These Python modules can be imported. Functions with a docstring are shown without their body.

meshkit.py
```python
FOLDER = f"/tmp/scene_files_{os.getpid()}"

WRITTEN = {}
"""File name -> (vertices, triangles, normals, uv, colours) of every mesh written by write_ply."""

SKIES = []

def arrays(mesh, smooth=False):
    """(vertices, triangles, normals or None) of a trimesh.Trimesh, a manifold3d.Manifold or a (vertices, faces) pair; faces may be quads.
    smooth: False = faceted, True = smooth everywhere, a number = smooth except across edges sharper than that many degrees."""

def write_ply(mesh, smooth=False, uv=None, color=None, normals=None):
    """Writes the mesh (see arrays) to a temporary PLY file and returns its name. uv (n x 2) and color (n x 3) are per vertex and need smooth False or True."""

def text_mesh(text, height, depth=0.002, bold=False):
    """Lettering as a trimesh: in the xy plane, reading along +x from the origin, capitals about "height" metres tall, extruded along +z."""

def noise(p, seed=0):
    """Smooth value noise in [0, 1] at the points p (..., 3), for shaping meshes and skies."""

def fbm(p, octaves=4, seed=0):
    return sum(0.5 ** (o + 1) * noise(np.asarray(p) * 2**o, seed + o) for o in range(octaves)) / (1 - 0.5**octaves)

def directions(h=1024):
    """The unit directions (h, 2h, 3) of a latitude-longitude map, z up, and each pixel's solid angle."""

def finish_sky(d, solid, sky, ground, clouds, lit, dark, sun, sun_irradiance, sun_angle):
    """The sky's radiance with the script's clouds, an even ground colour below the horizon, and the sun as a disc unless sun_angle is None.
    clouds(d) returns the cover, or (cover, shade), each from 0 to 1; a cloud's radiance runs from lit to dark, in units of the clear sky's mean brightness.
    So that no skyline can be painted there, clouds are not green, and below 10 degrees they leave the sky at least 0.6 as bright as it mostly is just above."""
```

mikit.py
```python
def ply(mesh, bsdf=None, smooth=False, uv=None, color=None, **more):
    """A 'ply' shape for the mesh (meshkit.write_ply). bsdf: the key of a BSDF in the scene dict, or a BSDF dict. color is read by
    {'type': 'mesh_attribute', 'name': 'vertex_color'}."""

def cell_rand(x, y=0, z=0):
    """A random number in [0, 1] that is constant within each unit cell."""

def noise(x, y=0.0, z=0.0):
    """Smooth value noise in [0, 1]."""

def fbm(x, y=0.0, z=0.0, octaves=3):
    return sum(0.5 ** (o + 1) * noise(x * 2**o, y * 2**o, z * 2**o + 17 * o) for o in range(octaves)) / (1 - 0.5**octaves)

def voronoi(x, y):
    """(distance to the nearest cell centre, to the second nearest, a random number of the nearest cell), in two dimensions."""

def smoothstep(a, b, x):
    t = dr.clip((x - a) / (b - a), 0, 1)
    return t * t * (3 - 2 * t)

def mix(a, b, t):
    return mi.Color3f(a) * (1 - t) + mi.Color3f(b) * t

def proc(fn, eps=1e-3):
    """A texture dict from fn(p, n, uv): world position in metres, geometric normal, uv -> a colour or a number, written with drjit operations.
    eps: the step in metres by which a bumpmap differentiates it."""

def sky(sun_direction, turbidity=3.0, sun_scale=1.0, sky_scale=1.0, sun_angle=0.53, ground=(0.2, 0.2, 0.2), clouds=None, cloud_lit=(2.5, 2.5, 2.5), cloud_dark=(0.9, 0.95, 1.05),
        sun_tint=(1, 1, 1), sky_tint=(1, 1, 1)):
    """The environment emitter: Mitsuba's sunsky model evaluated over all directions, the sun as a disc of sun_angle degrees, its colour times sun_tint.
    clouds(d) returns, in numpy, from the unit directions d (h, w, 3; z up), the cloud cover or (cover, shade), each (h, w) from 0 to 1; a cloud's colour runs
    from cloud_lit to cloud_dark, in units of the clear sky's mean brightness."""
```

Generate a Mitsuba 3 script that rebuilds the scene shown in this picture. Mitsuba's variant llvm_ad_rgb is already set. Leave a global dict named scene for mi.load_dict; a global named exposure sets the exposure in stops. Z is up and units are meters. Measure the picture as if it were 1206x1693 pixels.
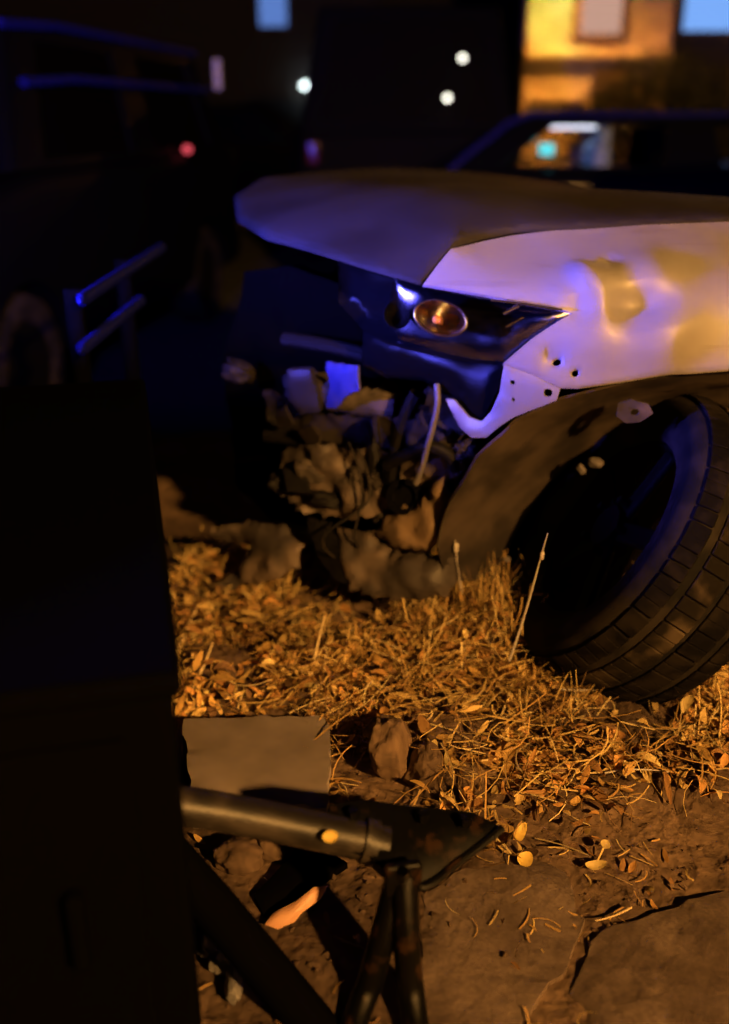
import math, random
import numpy as np, trimesh, shapely, manifold3d as m3
import mitsuba as mi, drjit as dr
import mikit, meshkit
from shapely.geometry import Polygon, LineString
from scipy.spatial import Delaunay
from scipy.interpolate import RBFInterpolator
T = mi.ScalarTransform4f
rng = np.random.default_rng(7)
random.seed(7)
scene, labels = {'type': 'scene'}, {}

# ------------------------------------------------------------------ camera, sky, exposure
PITCH = math.radians(22.3)
scene['camera'] = {'type': 'thinlens', 'fov': 55.75, 'fov_axis': 'y', 'aperture_radius': 0.0125, 'focus_distance': 1.6,
    'near_clip': 0.02, 'far_clip': 500.0,
    'to_world': T().look_at(origin=[0, 0, 1.12], target=[0, math.cos(PITCH), 1.12 - math.sin(PITCH)], up=[0, 0, 1])}
scene['sky'] = mikit.sky([-0.4, -0.5, 0.25], turbidity=3, sun_scale=0.0, sky_scale=0.0006, sky_tint=(0.55, 0.6, 1.3))
scene['sky']['sampling_weight'] = 0.6
exposure = 0.0
ORANGE, BLUE = (1.0, 0.47, 0.11), (0.10, 0.09, 1.0)
STREET_L, POLICE_L, FAR_BLUE_L = 5300.0, 1900.0, 450.0

# ------------------------------------------------------------------ materials
def mat(key, d):
    scene[key] = d
    return key
def pbr(key, c, rough=0.6, metal=0.0, spec=0.5, coat=0.0, two=True, **k):
    d = {'type': 'principled', 'base_color': c if isinstance(c, dict) else {'type': 'rgb', 'value': list(c)}, 'roughness': rough if isinstance(rough, dict) else float(rough),
         'metallic': float(metal), 'specular': float(spec), 'clearcoat': float(coat), 'clearcoat_gloss': 0.85, **k}
    return mat(key, {'type': 'twosided', 'bsdf': d} if two else d)
def bumped(key, c, fn, scale=1.0, eps=1e-3, rough=0.85, metal=0.0, spec=0.3):
    return mat(key, {'type': 'twosided', 'bsdf': {'type': 'bumpmap', 'arbitrary': mikit.proc(fn, eps), 'scale': float(scale),
        'bsdf': {'type': 'principled', 'base_color': c, 'roughness': float(rough), 'metallic': float(metal), 'specular': float(spec)}}})
def lit(weight, c, L):
    return {'type': 'area', 'sampling_weight': float(weight), 'radiance': {'type': 'rgb', 'value': [float(L * x) for x in c]}}

def paint_col(p, n, uv):
    d = mikit.fbm(p.x * 4, p.y * 4, p.z * 7, 4)
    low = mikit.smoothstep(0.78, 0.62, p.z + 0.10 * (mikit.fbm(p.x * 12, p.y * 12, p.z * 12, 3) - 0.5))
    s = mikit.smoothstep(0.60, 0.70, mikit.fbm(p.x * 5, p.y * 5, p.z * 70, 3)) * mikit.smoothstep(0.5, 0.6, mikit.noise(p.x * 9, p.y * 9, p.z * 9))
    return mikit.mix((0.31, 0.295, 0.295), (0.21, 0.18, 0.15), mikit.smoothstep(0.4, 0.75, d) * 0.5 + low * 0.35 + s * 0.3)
pbr('silver_paint', mikit.proc(paint_col), 0.5, 0.12, 0.5, 0.1)
def shaded_silver_col(p, n, uv):
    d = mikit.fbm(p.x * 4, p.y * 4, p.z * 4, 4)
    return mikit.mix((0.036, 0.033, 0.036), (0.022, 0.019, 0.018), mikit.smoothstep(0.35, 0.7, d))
pbr('shaded_silver', mikit.proc(shaded_silver_col), 0.6, 0.0, 0.12, 0.0)  # silver paint darkened, putting the shade of hood and cabin into its colour
pbr('bare_metal', (0.42, 0.40, 0.39), 0.45, 0.6)
pbr('black_plastic', (0.007, 0.0065, 0.0065), 0.6, 0.0, 0.15)
def black(key, c, alpha, ior=1.36):
    return mat(key, {'type': 'twosided', 'bsdf': {'type': 'roughplastic', 'distribution': 'beckmann', 'alpha': float(alpha), 'int_ior': float(ior), 'diffuse_reflectance': {'type': 'rgb', 'value': list(c)}}})
black('black_gloss', (0.004, 0.004, 0.005), 0.12, 1.22)
black('car_black', (0.004, 0.0045, 0.007), 0.06)
mat('stand_metal', {'type': 'twosided', 'bsdf': {'type': 'roughplastic', 'distribution': 'beckmann', 'alpha': 0.24, 'int_ior': 1.3, 'diffuse_reflectance': mikit.proc(lambda p, n, uv: mikit.mix((0.003, 0.003, 0.003), (0.028, 0.014, 0.007), mikit.smoothstep(0.55, 0.72, mikit.fbm(p.x * 40, p.y * 40, p.z * 40, 3))))}})
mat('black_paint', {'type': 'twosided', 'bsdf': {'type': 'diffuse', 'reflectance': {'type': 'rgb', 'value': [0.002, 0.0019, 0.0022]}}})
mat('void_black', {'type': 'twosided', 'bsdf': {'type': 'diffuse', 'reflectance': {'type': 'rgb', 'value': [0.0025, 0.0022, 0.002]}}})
black('tinted_glass', (0.002, 0.002, 0.003), 0.3, 1.12)
mat('van_black', {'type': 'twosided', 'bsdf': {'type': 'roughplastic', 'distribution': 'beckmann', 'alpha': 0.35, 'int_ior': 1.12, 'diffuse_reflectance': {'type': 'rgb', 'value': [0.0025, 0.0027, 0.005]}}})
def dusty(a, b, s, lo=0.4, hi=0.7):
    return mikit.proc(lambda p, n, uv: mikit.mix(a, b, mikit.smoothstep(lo, hi, mikit.fbm(p.x * s, p.y * s, p.z * s, 4))))
pbr('dusty_plastic', dusty((0.005, 0.0045, 0.0045), (0.022, 0.017, 0.013), 11), 0.7, 0.0, 0.3)
pbr('bumper_plastic', dusty((0.05, 0.042, 0.038), (0.16, 0.12, 0.09), 9), 0.55, 0.0, 0.4)
pbr('liner_plastic', dusty((0.02, 0.016, 0.014), (0.075, 0.056, 0.042), 9, 0.3, 0.8), 0.8, 0.0, 0.2)
pbr('foam', dusty((0.05, 0.042, 0.035), (0.11, 0.09, 0.075), 20), 0.9, 0.0, 0.2)
pbr('blue_lit_plastic', (0.09, 0.09, 0.30), 0.35, 0.1, 0.5)  # blue lamp light put into the colour of the plastic
pbr('pale_plastic', (0.02, 0.018, 0.021), 0.5)
pbr('cable_grey', (0.13, 0.12, 0.12), 0.5)
pbr('chrome', (0.75, 0.75, 0.76), 0.12, 1.0)
pbr('reflector_metal', (0.62, 0.52, 0.38), 0.24, 1.0)
pbr('amber', (0.75, 0.28, 0.04), 0.2, 0.0, 0.6)
pbr('rail_steel', (0.05, 0.05, 0.06), 0.42, 0.2)
pbr('painted_blue_light', (0.006, 0.008, 0.13), 0.5, 0.0, 0.08)  # blue lamp light as colour, for railing bars, van edges and windscreen pillar
pbr('pale_trim', (0.55, 0.6, 0.75), 0.5)
pbr('dark_trim', (0.02, 0.02, 0.022), 0.35, 0.0, 0.5)
pbr('rubber', dusty((0.010, 0.0095, 0.0095), (0.028, 0.023, 0.019), 14), 0.8, 0.0, 0.08)
pbr('tread_lit_band', dusty((0.012, 0.010, 0.008), (0.085, 0.064, 0.042), 16), 0.9, 0.0, 0.06)  # paler rubber that paints the lit band onto one rib
pbr('tread_rubber', dusty((0.005, 0.0045, 0.005), (0.016, 0.013, 0.011), 25), 0.85, 0.0, 0.06)
pbr('cross_metal_lit', dusty((0.012, 0.010, 0.009), (0.05, 0.04, 0.032), 16), 0.45)  # frame metal made lighter and browner to carry the bar highlight
pbr('pale_concrete', dusty((0.24, 0.20, 0.175), (0.16, 0.13, 0.11), 9, 0.3, 0.75), 0.9)
pbr('rim_grey', (0.004, 0.004, 0.004), 0.6, 0.0, 0.05)
pbr('hub_steel', (0.3, 0.28, 0.26), 0.4, 0.5)
pbr('bumper_lit', dusty((0.10, 0.07, 0.045), (0.26, 0.18, 0.11), 8), 0.7, 0.0, 0.2)  # brighter, warmer bumper plastic, painting orange light onto the torn corner
pbr('seat_cloth', (0.30, 0.45, 0.62), 0.8)
pbr('warm_cloth', (0.34, 0.20, 0.14), 0.8)
pbr('red_lens', (0.08, 0.006, 0.006), 0.15)
pbr('dark_lens', (0.08, 0.08, 0.09), 0.1, 0.0, 0.6)
mat('lens_pane', {'type': 'blendbsdf', 'weight': 0.14, 'first': {'type': 'null'}, 'second': {'type': 'twosided', 'bsdf': {'type': 'roughconductor', 'alpha': 0.09, 'material': 'Al'}}})
mat('window_glass', {'type': 'thindielectric'})
def conc_col(p, n, uv):
    f = mikit.fbm(p.x * 14, p.y * 14, p.z * 14, 4)
    g = mikit.noise(p.x * 260, p.y * 260, p.z * 260)
    return mikit.mix((0.150, 0.110, 0.085), (0.080, 0.056, 0.042), mikit.smoothstep(0.35, 0.75, f)) * (0.8 + 0.4 * g)
bumped('concrete', mikit.proc(conc_col), lambda p, n, uv: mikit.fbm(p.x * 60, p.y * 60, p.z * 60, 4) * 0.006, 1.0)
def soil_col(p, n, uv):
    f = mikit.fbm(p.x * 7, p.y * 7, 3.1, 4)
    g = mikit.fbm(p.x * 90, p.y * 90, 1.0, 2)
    return mikit.mix((0.165, 0.108, 0.068), (0.075, 0.049, 0.033), mikit.smoothstep(0.3, 0.7, f)) * (0.55 + 0.9 * g)
bumped('soil', mikit.proc(soil_col), lambda p, n, uv: mikit.fbm(p.x * 45, p.y * 45, 0.0, 5) * 0.014, 1.0)
bumped('asphalt', mikit.proc(lambda p, n, uv: mi.Color3f(0.045) * (0.6 + 0.8 * mikit.fbm(p.x * 30, p.y * 30, 0.0, 3))),
       lambda p, n, uv: mikit.fbm(p.x * 80, p.y * 80, 0.0, 3) * 0.006, 1.0)
pbr('litter_leaf', {'type': 'mesh_attribute', 'name': 'vertex_color'}, 0.75, 0.0, 0.25)
pbr('stalk_straw', (0.66, 0.52, 0.28), 0.6)
pbr('stalk_pale', (0.5, 0.46, 0.42), 0.5)
pbr('yellow_leaf', (0.62, 0.44, 0.10), 0.6)
pbr('pale_leaf', (0.55, 0.42, 0.16), 0.6)
pbr('pink_plastic', (0.62, 0.34, 0.20), 0.5)
pbr('grey_plastic', (0.15, 0.145, 0.15), 0.5)
pbr('plaster', dusty((0.60, 0.50, 0.36), (0.36, 0.28, 0.19), 1.6), 0.9)
pbr('dark_plaster', (0.05, 0.045, 0.045), 0.9)
pbr('wood_brown', (0.09, 0.06, 0.04), 0.8)
mat('bush_leaf', {'type': 'principledthin', 'base_color': {'type': 'rgb', 'value': [0.045, 0.05, 0.03]}, 'roughness': 0.7, 'diff_trans': 0.6})
pbr('lamp_grey', (0.2, 0.2, 0.2), 0.5, 0.5)

# ------------------------------------------------------------------ helpers
count = {}
def numbered(key):
    n = count.get(key, -1) + 1
    count[key] = n
    return key if n == 0 else f'{key}_{n:03d}'
def thing(name, label, cat, group=None):
    key = numbered(name)
    labels[key] = {'label': label, 'category': cat}
    if group: labels[key]['group'] = group
    return key
def obj(name, mesh, bsdf, parent=None, smooth=False, label=None, emit=None, **more):
    key = numbered(f'{parent}__{name}' if parent else name)
    d = mikit.ply(mesh, bsdf, smooth=smooth, **more) if not isinstance(mesh, dict) else dict(mesh)
    if emit: d['emitter'] = {'sampling_weight': 0.15, **emit}
    scene[key] = d
    if label: labels[key] = {'label': label}
    return key
def tag(key, label, cat, group=None):
    labels[key] = {'label': label, 'category': cat}
    if group: labels[key]['group'] = group
    return key
def unit(v):
    v = np.asarray(v, float); return v / np.linalg.norm(v)
def tri(m):
    if isinstance(m, m3.Manifold):
        q = m.to_mesh(); return trimesh.Trimesh(q.vert_properties[:, :3], q.tri_verts, process=False)
    return m
def man(t):
    return m3.Manifold(m3.Mesh(np.asarray(t.vertices, np.float32), np.asarray(t.faces, np.uint32)))
def join(ms):
    return trimesh.util.concatenate([tri(m) for m in ms])
def ball(c, r, seg=16):
    return m3.Manifold.sphere(r, seg).translate([float(x) for x in c])
def hull(pts, r, seg=16):
    return m3.Manifold.batch_hull([ball(p, r, seg) for p in pts])
def rbox(cx, cy, cz, lx, ly, lz, r=0.01, seg=8):
    h = [lx / 2 - r, ly / 2 - r, lz / 2 - r]
    return hull([(cx + a * h[0], cy + b * h[1], cz + c * h[2]) for a in (-1, 1) for b in (-1, 1) for c in (-1, 1)], r, seg)
def tube(pts, r, sides=10, caps=True):
    p = np.asarray(pts, float); r = np.broadcast_to(r, (len(p),))
    t = np.gradient(p, axis=0); t /= np.linalg.norm(t, axis=1, keepdims=True)
    a = np.cross(t[0], [0.3, 0.2, 1] if abs(t[0][2]) < 0.9 else [1, 0, 0.2]); fr = []
    for k in range(len(p)):
        a = a - t[k] * np.dot(a, t[k]); a /= np.linalg.norm(a); fr.append(a)
    a = np.array(fr); b = np.cross(t, a); g = np.arange(sides) * 2 * np.pi / sides
    v = p[:, None] + r[:, None, None] * (np.cos(g)[None, :, None] * a[:, None] + np.sin(g)[None, :, None] * b[:, None])
    f = []
    for i in range(len(p) - 1):
        for j in range(sides):
            k = (j + 1) % sides
            f += [[i * sides + j, i * sides + k, (i + 1) * sides + k], [i * sides + j, (i + 1) * sides + k, (i + 1) * sides + j]]
    v = v.reshape(-1, 3)
    if caps:
        v = np.vstack([v, p[0], p[-1]]); n = len(v)
        for j in range(sides):
            k = (j + 1) % sides; o = (len(p) - 1) * sides
            f += [[n - 2, k, j], [n - 1, o + j, o + k]]
    return trimesh.Trimesh(v, f, process=False)
def curve(pts, n=24):
    p = np.asarray(pts, float); s = np.r_[0, np.cumsum(np.linalg.norm(np.diff(p, axis=0), axis=1))]
    from scipy.interpolate import PchipInterpolator
    return PchipInterpolator(s, p)(np.linspace(0, s[-1], n))
def panel(outline, thick=0.006, res=0.02, bulge=0.0, rough=0.0, rs=8.0, holes=(), marks=(), smoothing=0.0, seed=0, toward=(0, -1, 0.3), dents=(), creases=()):
    """A curved sheet through a closed 3-D outline: flat outline triangulated, its depth carried by a thin-plate spline through the outline
    (and 'marks' inside it), pushed about by noise and dents, then given thickness. holes: (centre 3-D, radius)."""
    o = np.asarray(outline, float)
    pts = []
    for a, b in zip(o, np.roll(o, -1, 0)):
        n = max(1, int(np.linalg.norm(b - a) / res)); pts += [a + (b - a) * k / n for k in range(n)]
    p = np.array(pts); c = p.mean(0)
    _, _, vt = np.linalg.svd(p - c); nrm = vt[2] * (1 if np.dot(vt[2], toward) > 0 else -1)
    ex = vt[0]; ey = np.cross(nrm, ex)
    to2 = lambda q: np.stack([(np.atleast_2d(q) - c) @ ex, (np.atleast_2d(q) - c) @ ey], 1)
    p2 = to2(p); poly = Polygon(p2)
    if not poly.is_valid: poly = poly.buffer(0)
    ring = [p2]
    for hc, hr in holes:
        h2 = to2(hc)[0]; g = np.linspace(0, 2 * np.pi, 14)[:-1]; hp = h2 + hr * np.stack([np.cos(g), np.sin(g)], 1)
        poly = poly.difference(Polygon(hp)); ring.append(hp)
    x0, y0, x1, y1 = poly.bounds
    gx, gy = np.meshgrid(np.arange(x0, x1, res), np.arange(y0, y1, res)); gx[1::2] += res / 2
    g = np.stack([gx.ravel(), gy.ravel()], 1); g = g[shapely.contains_xy(poly.buffer(-0.35 * res), g[:, 0], g[:, 1])]
    q = np.vstack(ring + [g]); d = Delaunay(q)
    f = d.simplices; cen = q[f].mean(1); f = f[shapely.contains_xy(poly, cen[:, 0], cen[:, 1])]
    a, b, e = q[f[:, 0]], q[f[:, 1]], q[f[:, 2]]; cr = (b[:, 0] - a[:, 0]) * (e[:, 1] - a[:, 1]) - (b[:, 1] - a[:, 1]) * (e[:, 0] - a[:, 0])
    f = f[np.abs(cr) > 1e-10]; cr = cr[np.abs(cr) > 1e-10]; f[cr < 0] = f[cr < 0][:, ::-1]
    src = p[::max(1, len(p) // 160)]
    if len(marks): src = np.vstack([src, np.asarray(marks, float)])
    s2, idx = np.unique(np.round(to2(src), 5), axis=0, return_index=True)
    z = RBFInterpolator(s2, (src[idx] - c) @ nrm, kernel='thin_plate_spline', smoothing=smoothing)(q)
    if bulge:
        w = shapely.distance(shapely.points(q), poly.exterior); w = w / max(w.max(), 1e-9); z = z + bulge * np.sqrt(np.clip(1 - (1 - w) ** 2, 0, 1))
    v = c + q[:, :1] * ex + q[:, 1:] * ey + z[:, None] * nrm
    for dc, dr_, dd in dents:
        dist = np.linalg.norm(v - np.asarray(dc), axis=1); v = v + (dd * np.exp(-(dist / dr_) ** 2))[:, None] * nrm
    for ca, cb_, cw, cd in creases:
        ca, cb_ = np.asarray(ca, float), np.asarray(cb_, float); ax = cb_ - ca
        t_ = np.clip(((v - ca) @ ax) / (ax @ ax), 0, 1); dist = np.linalg.norm(v - ca - t_[:, None] * ax, axis=1)
        v = v + (cd * np.maximum(1 - dist / cw, 0) * np.sin(np.pi * np.clip(t_, 0.03, 0.97)))[:, None] * nrm
    if rough:
        v = v + (rough * (meshkit.fbm(v * rs, 3, seed) - 0.5) * 2)[:, None] * nrm
    used = np.unique(f); rem = -np.ones(len(v), int); rem[used] = np.arange(len(used)); v, f = v[used], rem[f]
    e = np.vstack([f[:, [0, 1]], f[:, [1, 2]], f[:, [2, 0]]]); es = set(map(tuple, e))
    n = len(v); back = v - nrm * thick
    walls = [[i, i + n, j + n] for i, j in es if (j, i) not in es] + [[i, j + n, j] for i, j in es if (j, i) not in es]
    return trimesh.Trimesh(np.vstack([v, back]), np.vstack([f, f[:, ::-1] + n, np.array(walls, int)]), process=False)
def torn(pts, amp, seed, step=0.012):
    """The outline with ragged, torn edges."""
    r = np.random.default_rng(seed); o = np.asarray(pts, float); out = []
    for a, b in zip(o, np.roll(o, -1, 0)):
        n = max(1, int(np.linalg.norm(b - a) / step)); out += [a + (b - a) * k / n + r.normal(0, amp, 3) * [1, 0.4, 1] for k in range(n)]
    return out
def blob(c, size, seed, rot=0.0, rough=0.35):
    m = trimesh.creation.icosphere(3); v = np.array(m.vertices)
    v = np.sign(v) * np.abs(v) ** 0.75
    v = v * (1 + rough * (meshkit.fbm(v * 1.7 + seed * 3.1, 3, seed) - 0.5)[:, None] * 2) * np.asarray(size) / 2
    m = trimesh.Trimesh(v, m.faces, process=False); m.apply_transform(trimesh.transformations.rotation_matrix(rot, [0.3, 1, 0.2])); m.apply_translation(c)
    return m
def placed(m, M):
    m = tri(m).copy(); m.apply_transform(M); return m
def frame(origin, yaw):
    M = trimesh.transformations.rotation_matrix(yaw, [0, 0, 1]); M[:3, 3] = origin; return M

# ------------------------------------------------------------------ ground
litter_poly = Polygon([(-0.56, 2.02), (-0.42, 2.35), (-0.05, 2.45), (0.4, 2.4), (1.5, 2.3), (1.7, 1.5), (0.75, 1.42), (0.36, 1.34), (0.30, 1.25), (0.2, 1.25), (0.17, 1.32), (-0.05, 1.36), (-0.08, 1.64), (-0.42, 1.66)])
def mask(x, y):
    d = shapely.distance(shapely.points(np.stack([np.ravel(x), np.ravel(y)], 1)), litter_poly).reshape(np.shape(x))
    return np.clip(1 - d / 0.12, 0, 1)
def height(x, y):
    x, y = np.asarray(x, float), np.asarray(y, float)
    p = np.stack([x, y, 0 * x], -1)
    near = np.clip(1.6 - 0.25 * np.hypot(x - 0.3, y - 1.6), 0, 1)
    h = (meshkit.fbm(p * 4.0, 4, 3) - 0.5) * 0.05 * near
    m = mask(x, y)
    h = h + m * (0.012 + 0.06 * np.clip(meshkit.fbm(p * 6.5, 3, 9) - 0.3, 0, 1))
    h = h + 0.06 * np.exp(-(((x - 0.28) / 0.10) ** 2 + ((y - 1.93) / 0.12) ** 2)) + 0.035 * np.exp(-(((x - 0.35) / 0.28) ** 2 + ((y - 1.75) / 0.12) ** 2))
    t = np.clip((y - 3.55) / 0.3, 0, 1); t = t * t * (3 - 2 * t)
    return h * (1 - t) - 0.22 * t
cx = np.r_[-120, -60, -30, -15, -8, -5, -3.5, -2.5, -2, np.arange(-1.6, 2.3, 0.018), 2.6, 3, 4, 6, 9, 15, 30, 60, 120]
cy = np.r_[-60, -30, -15, -8, -5, -3, -2, -1, -0.3, 0.1, 0.4, np.arange(0.6, 2.9, 0.018), np.arange(2.95, 4.2, 0.08), 4.6, 5.5, 8, 14, 30, 60, 150, 300]
X, Y = np.meshgrid(cx, cy)
V = np.stack([X, Y, height(X, Y)], -1).reshape(-1, 3); nx = len(cx)
q = np.array([[j * nx + i, j * nx + i + 1, (j + 1) * nx + i + 1, (j + 1) * nx + i] for j in range(len(cy) - 1) for i in range(nx - 1)])
obj('ground', (V, q), 'soil', smooth=True)
labels['ground'] = {'label': 'bare brown soil of the verge with trodden patches', 'kind': 'structure'}
rx, ry = np.meshgrid(np.linspace(-60, 60, 25), np.linspace(4.1, 80, 25))
q = np.array([[j * 25 + i, j * 25 + i + 1, (j + 1) * 25 + i + 1, (j + 1) * 25 + i] for j in range(24) for i in range(24)])
obj('road', (np.stack([rx, ry, 0 * rx - 0.216], -1).reshape(-1, 3), q), 'asphalt')
labels['road'] = {'label': 'dark asphalt road behind the wrecked car', 'kind': 'structure'}

# ------------------------------------------------------------------ dry litter
def leaves(n, xy, lo, hi, lift, seed, aspect=0.34):
    r = np.random.default_rng(seed)
    L = r.uniform(lo, hi, n); W = L * r.uniform(0.6, 1.3, n) * aspect
    u = np.linspace(0, 1, 6); s = np.array([-1.0, 0.0, 1.0])
    wid = np.sin(np.pi * np.clip(u * 0.92 + 0.06, 0, 1)) ** 0.8
    curl = r.uniform(-2.6, 2.6, n)[:, None]; ang = curl * (u[None] - 0.5)
    px = np.cumsum(np.cos(ang), 1) / 6; pz = np.cumsum(np.sin(ang), 1) / 6
    px -= px.mean(1, keepdims=True); pz -= pz.min(1, keepdims=True)
    cup = r.uniform(-0.3, 0.9, n)
    v = np.zeros((n, 6, 3, 3))
    v[..., 0] = (px * L[:, None])[:, :, None]
    v[..., 1] = s[None, None] * (wid[None] * W[:, None] / 2)[:, :, None]
    v[..., 2] = (pz * L[:, None])[:, :, None] + np.abs(s)[None, None] * (wid[None] * (W * cup / 2)[:, None])[:, :, None]
    yaw, tl, rl = r.uniform(0, 2 * np.pi, n), r.normal(0, 0.38, n), r.normal(0, 0.5, n)
    def rot(v, i, j, a):
        c, s_ = np.cos(a)[:, None, None], np.sin(a)[:, None, None]
        v[..., i], v[..., j] = v[..., i] * c - v[..., j] * s_, v[..., i] * s_ + v[..., j] * c
    rot(v, 1, 2, rl); rot(v, 0, 2, tl); rot(v, 0, 1, yaw)
    z = height(xy[:, 0], xy[:, 1]) + r.uniform(0, 1, n) ** 2 * lift + 0.003
    v[..., 0] += xy[:, 0, None, None]; v[..., 1] += xy[:, 1, None, None]; v[..., 2] += z[:, None, None]
    base = np.array([[0.40, 0.25, 0.08], [0.52, 0.37, 0.14], [0.28, 0.15, 0.055], [0.46, 0.25, 0.08], [0.62, 0.48, 0.2], [0.13, 0.075, 0.04]])[r.choice(6, n, p=[.27, .2, .2, .17, .06, .1])]
    col = base * r.uniform(0.75, 1.2, (n, 1)) * (0.45 + 1.1 * np.clip(meshkit.fbm(np.c_[xy * 9, 0 * xy[:, 0]], 3, 77) * 1.6 - 0.3, 0, 1))[:, None]
    f1 = np.array([[[a * 3 + b, (a + 1) * 3 + b, (a + 1) * 3 + b + 1], [a * 3 + b, (a + 1) * 3 + b + 1, a * 3 + b + 1]] for a in range(5) for b in range(2)]).reshape(-1, 3)
    f = (f1[None] + (np.arange(n) * 18)[:, None, None]).reshape(-1, 3)
    return v.reshape(-1, 3), f, np.repeat(col, 18, 0)
def straws(n, xy, lo, hi, lift, seed, up=0.25):
    r = np.random.default_rng(seed)
    L = r.uniform(lo, hi, n); W = r.uniform(0.0009, 0.0030, n); k = 5
    u = np.linspace(-0.5, 0.5, k); yaw = r.uniform(0, 2 * np.pi, n); bend = r.normal(0, 0.9, n)
    a = yaw[:, None] + bend[:, None] * u[None]; el = np.abs(r.normal(0, up, n))
    d = np.stack([np.cos(a) * np.cos(el)[:, None], np.sin(a) * np.cos(el)[:, None], np.sin(el)[:, None] + 0.35 * r.normal(0, 1, (n, 1)) * u[None]], -1)
    c = np.cumsum(d, 1) * (L / k)[:, None, None]; c[..., :2] -= c[..., :2].mean(1, keepdims=True); c[..., 2] -= c[..., 2].min(1, keepdims=True)
    side = np.stack([-np.sin(a), np.cos(a), 0.5 * np.ones_like(a)], -1) * (W / 2)[:, None, None]
    z = height(xy[:, 0], xy[:, 1]) + r.uniform(0, 1, n) ** 1.5 * lift + 0.004
    c += np.concatenate([xy, z[:, None]], 1)[:, None]
    v = np.stack([c - side, c + side], 2)
    base = np.array([[0.60, 0.44, 0.17], [0.42, 0.26, 0.09], [0.68, 0.55, 0.28], [0.18, 0.105, 0.05]])[r.choice(4, n, p=[.34, .36, .14, .16])]
    f1 = np.array([[[2 * i, 2 * i + 1, 2 * i + 3], [2 * i, 2 * i + 3, 2 * i + 2]] for i in range(k - 1)]).reshape(-1, 3)
    f = (f1[None] + (np.arange(n) * 2 * k)[:, None, None]).reshape(-1, 3)
    return v.reshape(-1, 3), f, np.repeat(base * r.uniform(0.7, 1.2, (n, 1)), 2 * k, 0)
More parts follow.
